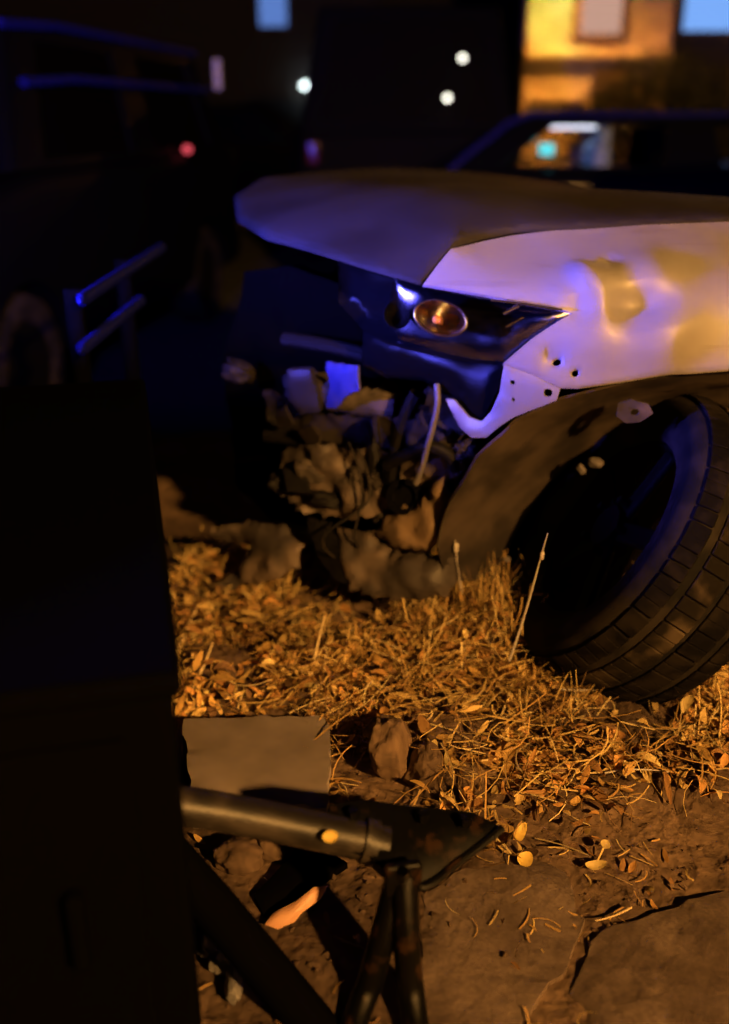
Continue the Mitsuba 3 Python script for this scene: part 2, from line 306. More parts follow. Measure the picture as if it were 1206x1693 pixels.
def scatter(n, seed, poly=litter_poly, pad=0.04):
    r = np.random.default_rng(seed); P = poly.buffer(pad); x0, y0, x1, y1 = P.bounds; out = np.zeros((0, 2))
    while len(out) < n:
        q = r.uniform([x0, y0], [x1, y1], (n, 2))
        keep = shapely.contains_xy(P, q[:, 0], q[:, 1]) & (meshkit.fbm(np.c_[q * 7, 0 * q[:, 0]], 3, 5) + r.uniform(-.13, .13, n) > 0.47)
        out = np.vstack([out, q[keep]])
    return out[:n]
bare = Polygon([(-0.42, 0.6), (-0.3, 1.45), (0.3, 1.3), (1.3, 1.5), (1.3, 0.6)])
packs = [leaves(4600, scatter(4600, 1), 0.016, 0.06, 0.035, 11), leaves(900, scatter(900, 2), 0.035, 0.085, 0.05, 12, 0.18), straws(6500, scatter(6500, 3), 0.03, 0.15, 0.055, 13),
         leaves(150, scatter(150, 4, bare, 0), 0.012, 0.04, 0.004, 14), straws(420, scatter(420, 5, bare, 0), 0.008, 0.06, 0.006, 15, 0.05),
         straws(700, np.random.default_rng(31).normal([0.27, 1.97], [0.07, 0.09], (700, 2)), 0.05, 0.17, 0.06, 16, 0.7),
         leaves(500, np.random.default_rng(32).normal([0.33, 1.83], [0.14, 0.1], (500, 2)), 0.02, 0.05, 0.06, 17)]
TUFTS = np.random.default_rng(91)
TC = TUFTS.uniform([-0.45, 1.5], [0.95, 2.25], (34, 2)); TC = TC[shapely.contains_xy(litter_poly, TC[:, 0], TC[:, 1])]
packs += [straws(26, TUFTS.normal(c_, 0.022, (26, 2)), 0.05, 0.16, 0.02, 200 + i_, 0.85) for i_, c_ in enumerate(TC)]
PILES = TUFTS.uniform([-0.4, 1.4], [1.0, 2.2], (16, 2))
packs += [leaves(70, TUFTS.normal(c_, 0.045, (70, 2)), 0.02, 0.07, 0.07, 300 + i_, 0.26) for i_, c_ in enumerate(PILES)]
vs, fs, cs, at = [], [], [], 0
for v, f, c in packs:
    vs.append(v); fs.append(f + at); cs.append(c); at += len(v)
obj('dry_leaf_litter', (np.vstack(vs), np.vstack(fs)), 'litter_leaf', smooth=True, color=np.clip(np.vstack(cs), 0, 1))
labels['dry_leaf_litter'] = {'label': 'matted dry leaves and broken straw covering the soil below the car', 'category': 'leaf litter', 'kind': 'stuff'}

gr_ = np.random.default_rng(55); NG = 3200
gp = gr_.uniform([-0.35, 0.8], [1.2, 2.3], (NG, 2)); gs = 0.0012 + 0.006 * gr_.uniform(0, 1, NG) ** 4
oc = np.array([[1, 0, 0], [-1, 0, 0], [0, 1, 0], [0, -1, 0], [0, 0, .7], [0, 0, -.7]], float); of = np.array([[0, 2, 4], [2, 1, 4], [1, 3, 4], [3, 0, 4], [2, 0, 5], [1, 2, 5], [3, 1, 5], [0, 3, 5]])
gv = (oc[None] + gr_.normal(0, 0.3, (NG, 6, 3))) * gs[:, None, None]; gv[..., :2] += gp[:, None]; gv[..., 2] += (height(gp[:, 0], gp[:, 1]) + gs * 0.4)[:, None] + 0.002
obj('soil_crumbs', (gv.reshape(-1, 3), (of[None] + 6 * np.arange(NG)[:, None, None]).reshape(-1, 3)), 'soil')
labels['soil_crumbs'] = {'label': 'loose crumbs of earth and grit strewn over the bare soil', 'category': 'grit', 'kind': 'stuff'}
def stalk(pts, r, m, label, knots=()):
    t = tube(curve(pts, 16), np.linspace(r, r * 0.45, 16), 6)
    k = obj('dry_stalk', join([t] + [blob(c, (s, s, s * 2.2), 4) for c, s in knots]), m, smooth=True)
    tag(k, label, 'stalk')
stalk([(0.293, 1.700, 0.098), (0.314, 1.680, 0.215), (0.330, 1.650, 0.347), (0.334, 1.620, 0.413)], 0.0032, 'stalk_pale', 'long pale stalk standing upright in front of the dark wheel', [((0.332, 1.645, 0.358), 0.008)])
stalk([(0.219, 1.930, 0.126), (0.203, 1.900, 0.208), (0.192, 1.880, 0.284)], 0.0032, 'stalk_pale', 'short pale stalk against the front end of the wheel arch liner', [((0.195, 1.880, 0.267), 0.010)])
stalk([(-0.431, 1.814, 0.020), (-0.402, 1.855, 0.050), (-0.397, 1.970, 0.048), (-0.383, 1.970, 0.078)], 0.006, 'stalk_straw', 'bent straw stalk at the far left end of the litter')
stalk([(-0.119, 1.714, 0.020), (-0.101, 1.730, 0.097), (-0.081, 1.720, 0.189)], 0.0055, 'stalk_straw', 'straight straw stalk standing above the concrete block')
stalk([(-0.353, 1.694, 0.030), (-0.336, 1.731, 0.060), (-0.312, 1.740, 0.117)], 0.005, 'stalk_straw', 'leaning straw stalk right behind the concrete block, left of the straight one')
stalk([(0.422, 1.400, 0.050), (0.473, 1.397, 0.060), (0.536, 1.403, 0.050)], 0.0022, 'stalk_pale', 'thin pale stalk lying across the litter at right')
stalk([(0.383, 1.630, 0.075), (0.426, 1.634, 0.070), (0.488, 1.652, 0.065)], 0.002, 'stalk_pale', 'thin pale stalk lying along the foot of the tyre')
stalk([(0.401, 1.119, 0.020), (0.369, 1.106, 0.015), (0.341, 1.093, 0.020)], 0.002, 'stalk_straw', 'short straw stalk lying on the bare soil at lower right')

def one_leaf(c, L, W, yaw, curl, m, label, tilt=0.3):
    u = np.linspace(0, 1, 9); s = np.linspace(-1, 1, 5); wid = np.sin(np.pi * np.clip(u * 0.93 + 0.05, 0, 1)) ** 0.7
    ang = curl * (u - 0.5); px = np.cumsum(np.cos(ang)) / 9 * L; pz = np.cumsum(np.sin(ang)) / 9 * L; px -= px.mean(); pz -= pz.min()
    v = np.zeros((9, 5, 3)); v[..., 0] = px[:, None]; v[..., 1] = s[None] * wid[:, None] * W / 2; v[..., 2] = pz[:, None] + 0.35 * (s ** 2)[None] * wid[:, None] * W / 2
    v = v.reshape(-1, 3); f = np.array([[[a * 5 + b, (a + 1) * 5 + b, (a + 1) * 5 + b + 1], [a * 5 + b, (a + 1) * 5 + b + 1, a * 5 + b + 1]] for a in range(8) for b in range(4)]).reshape(-1, 3)
    R = trimesh.transformations.euler_matrix(tilt, 0, yaw); v = v @ R[:3, :3].T + np.asarray(c)
    tag(obj('fallen_leaf', (v, f), m, smooth=True), label, 'leaf')
one_leaf((0.251, 1.265, 0.030), 0.055, 0.02, 1.1, 2.2, 'yellow_leaf', 'curled yellow leaf right beside the tip of the black plate', 0.5)
one_leaf((0.253, 1.210, 0.025), 0.040, 0.024, 0.9, 1.8, 'yellow_leaf', 'round yellow leaf below the curled one beside the black plate')
one_leaf((0.366, 1.205, 0.020), 0.044, 0.017, 0.1, 1.6, 'pale_leaf', 'flat pale yellow leaf on bare soil right of the other yellow leaves')
one_leaf((0.388, 1.241, 0.030), 0.024, 0.017, 1.2, 0.9, 'pale_leaf', 'small pale leaf just above the flat pale yellow leaf')
one_leaf((0.140, 1.328, 0.050), 0.035, 0.02, 0.3, 1.2, 'pale_leaf', 'pale curled leaf on the litter above the black plate')

# ------------------------------------------------------------------ concrete pieces and scraps on the ground
def slab(name, top, thick, label, seed, m='concrete', rough=0.004):
    t = panel(torn(top, 0.003, seed, 0.02), thick, 0.012, 0.004, rough, 14, seed=seed, toward=(0, 0, 1))
    return tag(obj(name, t, m, smooth=35), label, 'concrete slab' if name != 'concrete_block' else 'concrete block')
slab('concrete_block', [(-0.336, 1.511, 0.085), (-0.206, 1.522, 0.085), (-0.075, 1.522, 0.085), (-0.063, 1.494, 0.083), (-0.059, 1.264, 0.085), (-0.182, 1.291, 0.085), (-0.292, 1.316, 0.085)], 0.09, 'smooth brownish concrete block half buried behind the black frame', 1, 'pale_concrete', rough=0.0015)
slab('concrete_slab', [(0.230, 1.262, 0.014), (0.318, 1.201, 0.014), (0.325, 1.101, 0.014), (0.286, 1.015, 0.012), (0.204, 0.922, 0.014), (0.154, 0.863, 0.014), (0.066, 0.863, 0.014), (0.078, 1.056, 0.014), (0.090, 1.152, 0.014)], 0.05, 'flat broken concrete slab in the soil right of the black legs', 2)
slab('concrete_slab', [(0.339, 1.080, 0.012), (0.568, 1.164, 0.012), (0.601, 1.058, 0.012), (0.545, 0.917, 0.012), (0.279, 0.899, 0.012), (0.283, 0.974, 0.012)], 0.04, 'flat dirty concrete slab in the lower right corner', 3)
slab('concrete_slab', [(-0.291, 1.260, 0.010), (-0.200, 1.251, 0.012), (-0.003, 1.153, 0.010), (-0.002, 0.866, 0.010), (-0.063, 0.866, 0.010), (-0.201, 1.105, 0.010)], 0.03, 'thin concrete slab seen between the black brace and legs', 4, 'soil')
k = obj('plastic_scrap', panel([(-0.145, 1.076, 0.030), (-0.134, 1.094, 0.035), (-0.101, 1.100, 0.050), (-0.075, 1.118, 0.060), (-0.055, 1.126, 0.055), (-0.065, 1.110, 0.045), (-0.091, 1.089, 0.040), (-0.102, 1.081, 0.030), (-0.126, 1.072, 0.025)], 0.003, 0.008, 0.006, 0.003, 40, toward=(0, 0, 1)), 'pink_plastic', smooth=40)
tag(k, 'torn orange pink strip of plastic on the ground between brace and legs', 'plastic scrap')
k = obj('shadow_patch', panel([(-0.168, 1.140, 0.025), (-0.127, 1.199, 0.030), (-0.061, 1.230, 0.030), (-0.027, 1.203, 0.030), (-0.077, 1.155, 0.030), (-0.121, 1.123, 0.025), (-0.150, 1.104, 0.020)], 0.012, 0.012, 0.006, 0.004, 30, toward=(0, 0, 1)), 'void_black', smooth=40)  # black sheet standing for the shadow cast by the plastic strip
tag(k, 'flat black sheet laid as the shadow behind the orange pink strip', 'shadow patch')
for i, (c, s, rt, lb) in enumerate([((-0.225, 1.062, 0.030), (0.03, 0.075, 0.03), 0.5, 'long grey plastic fragment below the brace, uppermost of the three'), ((-0.201, 1.011, 0.025), (0.035, 0.03, 0.025), 1.0, 'small grey plastic fragment below the brace, middle one'), ((-0.177, 0.976, 0.030), (0.022, 0.06, 0.03), 0.4, 'pale upright plastic fragment below the brace, lowest of the three')]):
    tag(obj('plastic_fragment', blob(c, s, i + 21, rt), 'grey_plastic', smooth=50), lb, 'plastic fragment')
for i, (px_, s) in enumerate([((-0.200, 1.216, 0.030), 0.06), ((-0.145, 1.243, 0.025), 0.05), ((0.051, 1.439, 0.070), 0.10), ((0.103, 1.409, 0.060), 0.07), ((0.041, 1.494, 0.070), 0.06)]):
    tag(obj('dark_stone', blob(px_, (s * 1.3, s, s * 0.7), i + 31, i * 0.7), 'soil', smooth=50), ['dark stone on the ground under the cross bar, left one', 'dark stone under the cross bar, right one', 'largest dark stone lying in the leaf litter above the plate', 'stone in the litter right of the largest dark stone', 'stone in the litter above the largest dark stone'][i], 'stone')

# ------------------------------------------------------------------ black metal frame in the foreground
st = thing('metal_frame', 'bent black metal frame of bars, legs and a triangular plate in the foreground', 'metal frame')
obj('plate', panel([(-0.048, 1.080, 0.242), (-0.003, 1.090, 0.242), (0.082, 1.100, 0.221), (0.152, 1.100, 0.213), (0.193, 1.080, 0.202), (0.131, 1.040, 0.183), (0.075, 1.000, 0.174), (0.055, 1.000, 0.187), (0.026, 1.000, 0.199), (0.006, 1.020, 0.206), (-0.047, 1.030, 0.212)], 0.022, 0.015, 0.003, toward=(0, -.5, 1)), 'stand_metal', st, 40)
obj('cross_bar', tube(curve([(-0.257, 1.030, 0.283), (-0.148, 1.045, 0.248), (-0.035, 1.050, 0.214), (0.031, 1.050, 0.197)], 16), 0.026, 14), 'cross_metal_lit', st, 40)
obj('brace', tube(curve([(-0.268, 1.000, 0.244), (-0.192, 0.970, 0.161), (-0.130, 0.950, 0.083), (-0.035, 0.920, -0.041)], 16), 0.030, 14), 'black_paint', st, 40)
obj('leg', tube(curve([(0.047, 1.010, 0.190), (0.026, 0.980, 0.115), (0.002, 0.960, 0.028), (-0.033, 0.849, 0.000)], 16), 0.0185, 12), 'stand_metal', st, 40)
obj('leg', tube(curve([(0.052, 1.000, 0.194), (0.055, 0.970, 0.125), (0.062, 0.950, 0.039), (0.073, 0.849, 0.000)], 16), 0.0185, 12), 'stand_metal', st, 40)
obj('plate_rim', tube(curve([(0.192, 1.078, 0.204), (0.131, 1.038, 0.183), (0.075, 0.998, 0.174), (0.055, 0.996, 0.186)], 14), 0.006, 8), 'stand_metal', st, 40)
obj('collar', tube([(-0.002, 1.050, 0.206), (0.016, 1.050, 0.201)], 0.031, 14), 'cross_metal_lit', st, 40)
for p_ in ((-0.015, 1.062, 0.236), (0.081, 1.072, 0.222), (0.139, 1.072, 0.215)):
    obj('bolt', tri(m3.Manifold.cylinder(0.012, 0.009, 0.008, 6).translate([float(v_) for v_ in p_])), 'stand_metal', st)
obj('gusset', placed(rbox(0, 0, 0, 0.05, 0.014, 0.05, 0.005), frame((0.050, 0.990, 0.196), 0.2)), 'stand_metal', st, 30)
obj('bolt', join([tube([(0.050, 0.985, 0.203), (0.050, 0.978, 0.219)], 0.008, 6)]), 'chrome', st)
one_leaf((-0.045, 1.015, 0.243), 0.024, 0.016, 0.2, 0.6, 'yellow_leaf', 'small orange yellow leaf stuck on the black cross bar', 0.9)

cb = thing('utility_cabinet', 'dark metal cabinet filling the left edge of the view', 'cabinet')
CM = frame((-0.192, 0.83, 0), math.radians(13.6))
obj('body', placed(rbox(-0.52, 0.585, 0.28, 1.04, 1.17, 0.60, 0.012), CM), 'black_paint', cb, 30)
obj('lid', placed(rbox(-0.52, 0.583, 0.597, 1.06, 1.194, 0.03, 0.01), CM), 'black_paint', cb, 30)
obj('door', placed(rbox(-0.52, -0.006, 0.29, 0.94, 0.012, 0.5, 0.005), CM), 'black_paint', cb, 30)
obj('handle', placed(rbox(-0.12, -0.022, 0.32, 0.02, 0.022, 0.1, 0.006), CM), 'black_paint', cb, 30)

# ------------------------------------------------------------------ guard rail
gr = thing('pipe_railing', 'dark railing of two pipes with blue light painted on, running away past the black cabinet at left', 'railing')
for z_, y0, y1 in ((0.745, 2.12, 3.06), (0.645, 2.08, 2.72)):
    obj('bar', tube([(-0.62, y0, z_), (-0.62, y0 + 0.02, z_), (-0.62, y1 - 0.02, z_), (-0.62, y1, z_)], [0.004, 0.015, 0.015, 0.004], 14), 'painted_blue_light', gr, 40)  # bars coloured blue to carry the streaks of blue light
for y in (2.20, 2.68):
    obj('post', tube([(-0.655, y, -0.1), (-0.655, y, 0.76)], 0.022, 12), 'black_paint', gr, 40)

# ------------------------------------------------------------------ crashed car
car = thing('crashed_car', 'silver car with smashed front end, bumper torn off and bent front wheel', 'car')
gap = [(0.164, 1.900, 0.883), (0.230, 1.930, 0.895), (0.291, 1.950, 0.904), (0.375, 1.960, 0.911), (0.469, 1.960, 0.916), (0.605, 1.970, 0.922), (0.718, 1.980, 0.926), (0.996, 2.030, 0.929)]
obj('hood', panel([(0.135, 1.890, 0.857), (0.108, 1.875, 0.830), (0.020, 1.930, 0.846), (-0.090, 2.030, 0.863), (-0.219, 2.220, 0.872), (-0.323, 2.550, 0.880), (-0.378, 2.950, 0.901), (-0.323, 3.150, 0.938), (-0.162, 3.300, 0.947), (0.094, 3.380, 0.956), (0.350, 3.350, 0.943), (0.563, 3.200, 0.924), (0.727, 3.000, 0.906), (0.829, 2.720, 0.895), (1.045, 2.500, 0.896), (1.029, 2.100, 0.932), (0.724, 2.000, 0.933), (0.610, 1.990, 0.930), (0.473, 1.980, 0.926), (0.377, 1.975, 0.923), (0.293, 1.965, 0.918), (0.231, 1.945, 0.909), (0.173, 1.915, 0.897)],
    0.012, 0.016, 0.03, 0.008, 2.4, smoothing=1e-4, toward=(0, 0, 1), seed=2, dents=[((0.026, 2.600, 0.920), 0.30, 0.02), ((0.325, 2.500, 0.906), 0.25, -0.015)]), 'shaded_silver', car, 50)
obj('fender', panel(gap + [(0.934, 1.800, 0.686), (0.783, 1.765, 0.688), (0.672, 1.750, 0.686), (0.568, 1.745, 0.679), (0.499, 1.745, 0.669), (0.444, 1.745, 0.661), (0.401, 1.750, 0.653), (0.363, 1.755, 0.652), (0.313, 1.770, 0.673), (0.261, 1.790, 0.688), (0.310, 1.780, 0.737), (0.347, 1.775, 0.765), (0.382, 1.770, 0.792), (0.330, 1.790, 0.797), (0.276, 1.805, 0.804), (0.200, 1.830, 0.813), (0.111, 1.860, 0.823), (0.137, 1.880, 0.854)],
    0.008, 0.010, 0.0, 0.004, 7, marks=[(0.440, 1.800, 0.833), (0.560, 1.790, 0.824), (0.719, 1.800, 0.822), (0.338, 1.860, 0.857), (0.436, 1.745, 0.744), (0.555, 1.740, 0.745)], smoothing=2e-5,
    holes=[((0.390, 1.752, 0.680), 0.006), ((0.359, 1.757, 0.706), 0.007)], dents=[((0.422, 1.800, 0.849), 0.05, 0.020), ((0.395, 1.780, 0.798), 0.028, -0.022), ((0.490, 1.780, 0.782), 0.05, -0.022), ((0.531, 1.820, 0.863), 0.06, 0.02), ((0.348, 1.760, 0.707), 0.02, -0.012), ((0.540, 1.750, 0.715), 0.05, 0.012)],
    creases=[((0.374, 1.860, 0.907), (0.430, 1.780, 0.798), 0.030, 0.016), ((0.430, 1.780, 0.798), (0.581, 1.780, 0.809), 0.035, -0.018), ((0.461, 1.870, 0.900), (0.443, 1.780, 0.782), 0.022, -0.011), ((0.334, 1.820, 0.821), (0.394, 1.780, 0.804), 0.016, 0.008), ((0.347, 1.765, 0.695), (0.338, 1.770, 0.722), 0.010, -0.009), ((0.459, 1.750, 0.743), (0.635, 1.760, 0.774), 0.02, 0.007), ((0.333, 1.770, 0.705), (0.374, 1.765, 0.714), 0.008, -0.007)]), 'silver_paint', car, 50)
# headlight
hl = obj('headlight', panel([(0.391, 1.800, 0.781), (0.282, 1.840, 0.793), (0.114, 1.900, 0.812), (0.020, 1.960, 0.829), (-0.054, 2.040, 0.841), (-0.055, 2.080, 0.750), (-0.004, 2.020, 0.704), (0.046, 1.950, 0.688), (0.141, 1.900, 0.675), (0.209, 1.860, 0.672), (0.263, 1.820, 0.677), (0.319, 1.800, 0.733)],
    0.03, 0.015, -0.035, 0.003, 14), 'black_gloss', car, 40, 'black headlight with its bulb reflector glinting orange')
obj('lens', panel([(0.383, 1.782, 0.787), (0.278, 1.812, 0.800), (0.112, 1.868, 0.820), (0.055, 1.900, 0.830), (0.044, 1.920, 0.755), (0.068, 1.900, 0.711), (0.138, 1.870, 0.694), (0.207, 1.840, 0.684), (0.262, 1.800, 0.689), (0.316, 1.785, 0.740)], 0.003, 0.015, 0.015, 0.002, 20), 'lens_pane', hl, 50)
def bowl(r0, depth, n=12, squash=1.0):
    t = np.linspace(0, 1, n); pr = np.c_[r0 * np.sqrt(t) + 1e-4, depth * (t - 1)]
    pr = np.vstack([pr, pr[::-1] + [0.002, -0.003]])
    m = trimesh.creation.revolve(pr, sections=36); m.apply_transform(np.diag([squash, 1, 1, 1])); return m
def aim(m, pos, d):
    m = m.copy(); m.apply_transform(trimesh.geometry.align_vectors([0, 0, 1], unit(d))); m.apply_translation(pos); return m
obj('reflector', aim(bowl(0.050, 0.06, 12, 0.62), (0.144, 1.845, 0.762), (-0.25, -1, 0.32)), 'reflector_metal', hl, 50)
obj('bulb', aim(tri(hull([(0, 0, -0.03), (0, 0, -0.004)], 0.009)), (0.137, 1.850, 0.759), (-0.25, -1, 0.3)), 'amber', hl, 50)
obj('bezel', aim(trimesh.creation.torus(0.0515, 0.0035, 36, 8).apply_transform(np.diag([0.62, 1, 1, 1])), (0.144, 1.842, 0.763), (-0.25, -1, 0.32)), 'reflector_metal', hl, 50)
for a, b in ((((0.257, 1.800, 0.780)), ((0.285, 1.800, 0.794))), (((0.263, 1.800, 0.755)), ((0.295, 1.797, 0.774)))):
    obj('chrome_strip', tube([a, np.asarray(b)], 0.0035, 8), 'chrome', hl, 40)
obj('chrome_strip', tube(curve([(0.233, 1.800, 0.804), (0.286, 1.790, 0.800), (0.361, 1.775, 0.791)], 8), 0.0022, 8), 'chrome', hl, 40)
obj('reflector', aim(bowl(0.026, 0.03), (0.064, 1.915, 0.756), (-0.3, -1, 0.25)), 'rim_grey', hl, 50)
# headlight carrier below the lens
obj('headlight_carrier', panel([(-0.004, 2.030, 0.702), (0.070, 1.950, 0.693), (0.142, 1.910, 0.677), (0.210, 1.870, 0.670), (0.266, 1.830, 0.677), (0.262, 1.830, 0.632), (0.235, 1.840, 0.567), (0.209, 1.870, 0.552), (0.174, 1.900, 0.594), (0.120, 1.940, 0.615), (0.047, 1.990, 0.608), (-0.006, 2.040, 0.622)], 0.015, 0.015, 0.01, 0.006, 12), 'black_gloss', car, 45)
obj('mounting_bracket', panel([(0.261, 1.785, 0.685), (0.313, 1.770, 0.671), (0.364, 1.755, 0.648), (0.359, 1.757, 0.625), (0.323, 1.770, 0.605), (0.286, 1.785, 0.584), (0.262, 1.800, 0.561), (0.238, 1.815, 0.533), (0.212, 1.830, 0.528), (0.189, 1.850, 0.544), (0.162, 1.870, 0.596), (0.179, 1.865, 0.597), (0.206, 1.840, 0.567), (0.229, 1.825, 0.563), (0.245, 1.810, 0.589), (0.257, 1.795, 0.629)],
    0.005, 0.009, 0.003, 0.004, 22, holes=[((0.343, 1.760, 0.639), 0.008), ((0.280, 1.782, 0.654), 0.005), ((0.284, 1.785, 0.620), 0.004)]), 'bare_metal', car, 45, 'bent pale metal bracket with bolt holes behind the headlight')
obj('mounting_tab', panel([(0.484, 1.790, 0.609), (0.509, 1.785, 0.618), (0.541, 1.785, 0.610), (0.554, 1.790, 0.590), (0.533, 1.800, 0.570), (0.507, 1.800, 0.567), (0.486, 1.795, 0.583)], 0.004, 0.008, 0.0, 0.002, 30, holes=[((0.519, 1.790, 0.591), 0.008)]), 'foam', car, 45)
# wheel arch liner and the dark well behind it
obj('wheel_arch_liner', panel([(0.173, 1.880, 0.188), (0.154, 1.860, 0.283), (0.172, 1.840, 0.387), (0.221, 1.810, 0.489), (0.289, 1.800, 0.567), (0.374, 1.775, 0.626), (0.461, 1.765, 0.649), (0.573, 1.760, 0.671), (0.679, 1.765, 0.679), (0.947, 1.820, 0.670), (1.090, 2.050, 0.491), (0.803, 2.050, 0.504), (0.679, 2.050, 0.504), (0.533, 2.050, 0.460), (0.444, 2.050, 0.389), (0.360, 2.040, 0.293), (0.317, 2.020, 0.204), (0.310, 2.000, 0.129)],
    0.006, 0.016, 0.0, 0.012, 10, smoothing=1e-4), 'liner_plastic', car, 45)
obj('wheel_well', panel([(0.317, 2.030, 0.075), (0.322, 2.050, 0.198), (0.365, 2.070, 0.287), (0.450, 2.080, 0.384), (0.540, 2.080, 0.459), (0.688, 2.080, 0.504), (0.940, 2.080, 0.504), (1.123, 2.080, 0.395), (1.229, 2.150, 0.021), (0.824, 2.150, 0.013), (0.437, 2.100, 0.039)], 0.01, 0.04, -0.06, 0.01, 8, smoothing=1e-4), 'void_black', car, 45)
for i, (c, s) in enumerate([((0.318, 1.960, 0.202), 0.010), ((0.342, 1.950, 0.146), 0.011), ((0.354, 1.940, 0.093), 0.013), ((0.488, 1.930, 0.441), 0.02), ((0.464, 1.950, 0.420), 0.015)]):
    obj('broken_clip', blob(c, (s * 1.5, s, s), 51 + i, i), 'cable_grey', car, 50)
# wheel with leaning tyre
wh = 'crashed_car__wheel'
WC, WA = np.array((0.582, 1.850, 0.281)), unit([0.84, 0.04, -0.54])
e1 = unit(np.array([0, 0, 1.0]) - WA * WA[2]); e2 = np.cross(WA, e1)
WM = np.eye(4); WM[:3, 0], WM[:3, 1], WM[:3, 2], WM[:3, 3] = e1, e2, WA, WC
R0, HW = 0.33, 0.098
TPROF = [(0.205, -0.10), (0.225, -0.118), (0.26, -0.127), (0.285, -0.124), (0.302, -0.112), (0.313, -0.092), (0.321, -0.06), (0.324, 0), (0.321, 0.06), (0.313, 0.092), (0.302, 0.112), (0.285, 0.124), (0.272, 0.127), (0.268, 0.124), (0.255, 0.126), (0.248, 0.122), (0.225, 0.118), (0.205, 0.10), (0.205, -0.10)]
prof = [(0.195, -0.085), (0.21, -0.098), (0.245, -0.106), (0.275, -0.104), (0.296, -0.092), (0.304, -0.070), (0.306, -0.03), (0.306, 0.03), (0.304, 0.070), (0.296, 0.092), (0.275, 0.104), (0.262, 0.107), (0.258, 0.104), (0.245, 0.106), (0.238, 0.103), (0.21, 0.098), (0.195, 0.085), (0.195, -0.085)]
obj('tyre', placed(trimesh.creation.revolve(np.array(TPROF), sections=96), WM), 'rubber', wh, 30)
rimp = [(0.198, -0.09), (0.205, -0.088), (0.20, 0.088), (0.192, 0.09), (0.185, 0.05), (0.186, -0.05)]
rim = trimesh.creation.revolve(np.array(rimp + rimp[:1]), sections=64)
sp = [placed(rbox(0.11, 0, -0.075, 0.17, 0.045, 0.02, 0.008), trimesh.transformations.rotation_matrix(k * 2 * np.pi / 5, [0, 0, 1])) for k in range(5)]
obj('rim', placed(join([rim] + sp + [trimesh.creation.cylinder(0.045, 0.05, sections=24).apply_translation([0, 0, -0.075])] + [trimesh.creation.cylinder(0.008, 0.03, sections=8).apply_translation([0.06 * math.cos(k * 1.2566), 0.06 * math.sin(k * 1.2566), -0.095]) for k in range(5)]), WM), 'rim_grey', wh, 35)
NB = 72
for rib, (zc, rc, wz, tl) in enumerate([(-0.093, 0.3145, 0.042, -0.33), (-0.031, 0.3255, 0.052, -0.06), (0.031, 0.3255, 0.052, 0.06), (0.093, 0.3145, 0.042, 0.33)]):
    b_ = tri(rbox(0, 0, 0, 0.007, 2 * np.pi * rc / NB * 0.975, wz, 0.003, 6)); b_.apply_transform(trimesh.transformations.rotation_matrix(-tl, [0, 1, 0])); b_.apply_translation([rc, 0, zc])
    blk = mikit.ply(b_, 'tread_lit_band' if rib == 1 else 'tread_rubber', smooth=30)  # second rib paler, with the lit band in its colour
    for k in range(NB):
        a = (k + 0.5 * (rib % 2) + random.uniform(-0.09, 0.09)) * 2 * np.pi / NB
        tw = WM @ trimesh.transformations.rotation_matrix(a, [0, 0, 1]) @ trimesh.transformations.rotation_matrix(0.0, [1, 0, 0])
        obj('tread_block', {**blk, 'to_world': T(tw)}, None, wh)
# crash structure and loose pieces
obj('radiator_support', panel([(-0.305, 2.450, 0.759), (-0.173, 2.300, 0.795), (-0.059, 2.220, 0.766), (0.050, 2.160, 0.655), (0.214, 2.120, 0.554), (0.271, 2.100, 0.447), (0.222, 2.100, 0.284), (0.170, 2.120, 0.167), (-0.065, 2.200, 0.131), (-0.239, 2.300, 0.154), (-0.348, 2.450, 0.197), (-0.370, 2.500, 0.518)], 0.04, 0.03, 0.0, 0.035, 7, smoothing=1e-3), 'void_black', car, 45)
obj('engine_bay_light_block', hull([(x, y, z) for x in (0.05, 1.0) for y in (2.42, 3.1) for z in (0.30, 0.70)] + [(-0.15, 2.8, 0.35), (-0.15, 2.8, 0.62)], 0.06), 'void_black', car, 40)  # solid black block added to stop light passing under the hood
obj('bumper_beam', panel(torn([(-0.184, 2.160, 0.569), (-0.058, 2.100, 0.570), (0.065, 2.060, 0.554), (0.063, 2.060, 0.501), (-0.018, 2.090, 0.498), (-0.086, 2.120, 0.503), (-0.187, 2.180, 0.503)], 0.0045, 5), 0.06, 0.015, 0.012, 0.006, 14), 'foam', car, 45)
obj('crumpled_panel', panel(torn([(-0.196, 2.160, 0.390), (-0.114, 2.100, 0.425), (-0.004, 2.050, 0.432), (0.114, 1.980, 0.441), (0.214, 1.900, 0.500), (0.208, 1.900, 0.438), (0.169, 1.920, 0.397), (0.154, 1.950, 0.337), (0.050, 2.000, 0.295), (-0.059, 2.040, 0.263), (-0.145, 2.080, 0.269), (-0.212, 2.140, 0.299)], 0.004, 8), 0.006, 0.008, 0.0, 0.055, 13, smoothing=1e-4, seed=5), 'bumper_plastic', car, 35, 'crumpled brown mass of torn plastic under the headlight')
obj('crumpled_panel', panel(torn([(-0.230, 2.200, 0.533), (-0.114, 2.120, 0.486), (-0.004, 2.060, 0.499), (0.112, 1.980, 0.525), (0.136, 1.940, 0.602), (0.176, 1.920, 0.582), (0.204, 1.920, 0.498), (0.114, 1.990, 0.448), (-0.004, 2.060, 0.434), (-0.143, 2.120, 0.426), (-0.249, 2.200, 0.415)], 0.004, 9), 0.006, 0.010, 0.0, 0.05, 11, smoothing=1e-4, seed=6), 'dusty_plastic', car, 35)
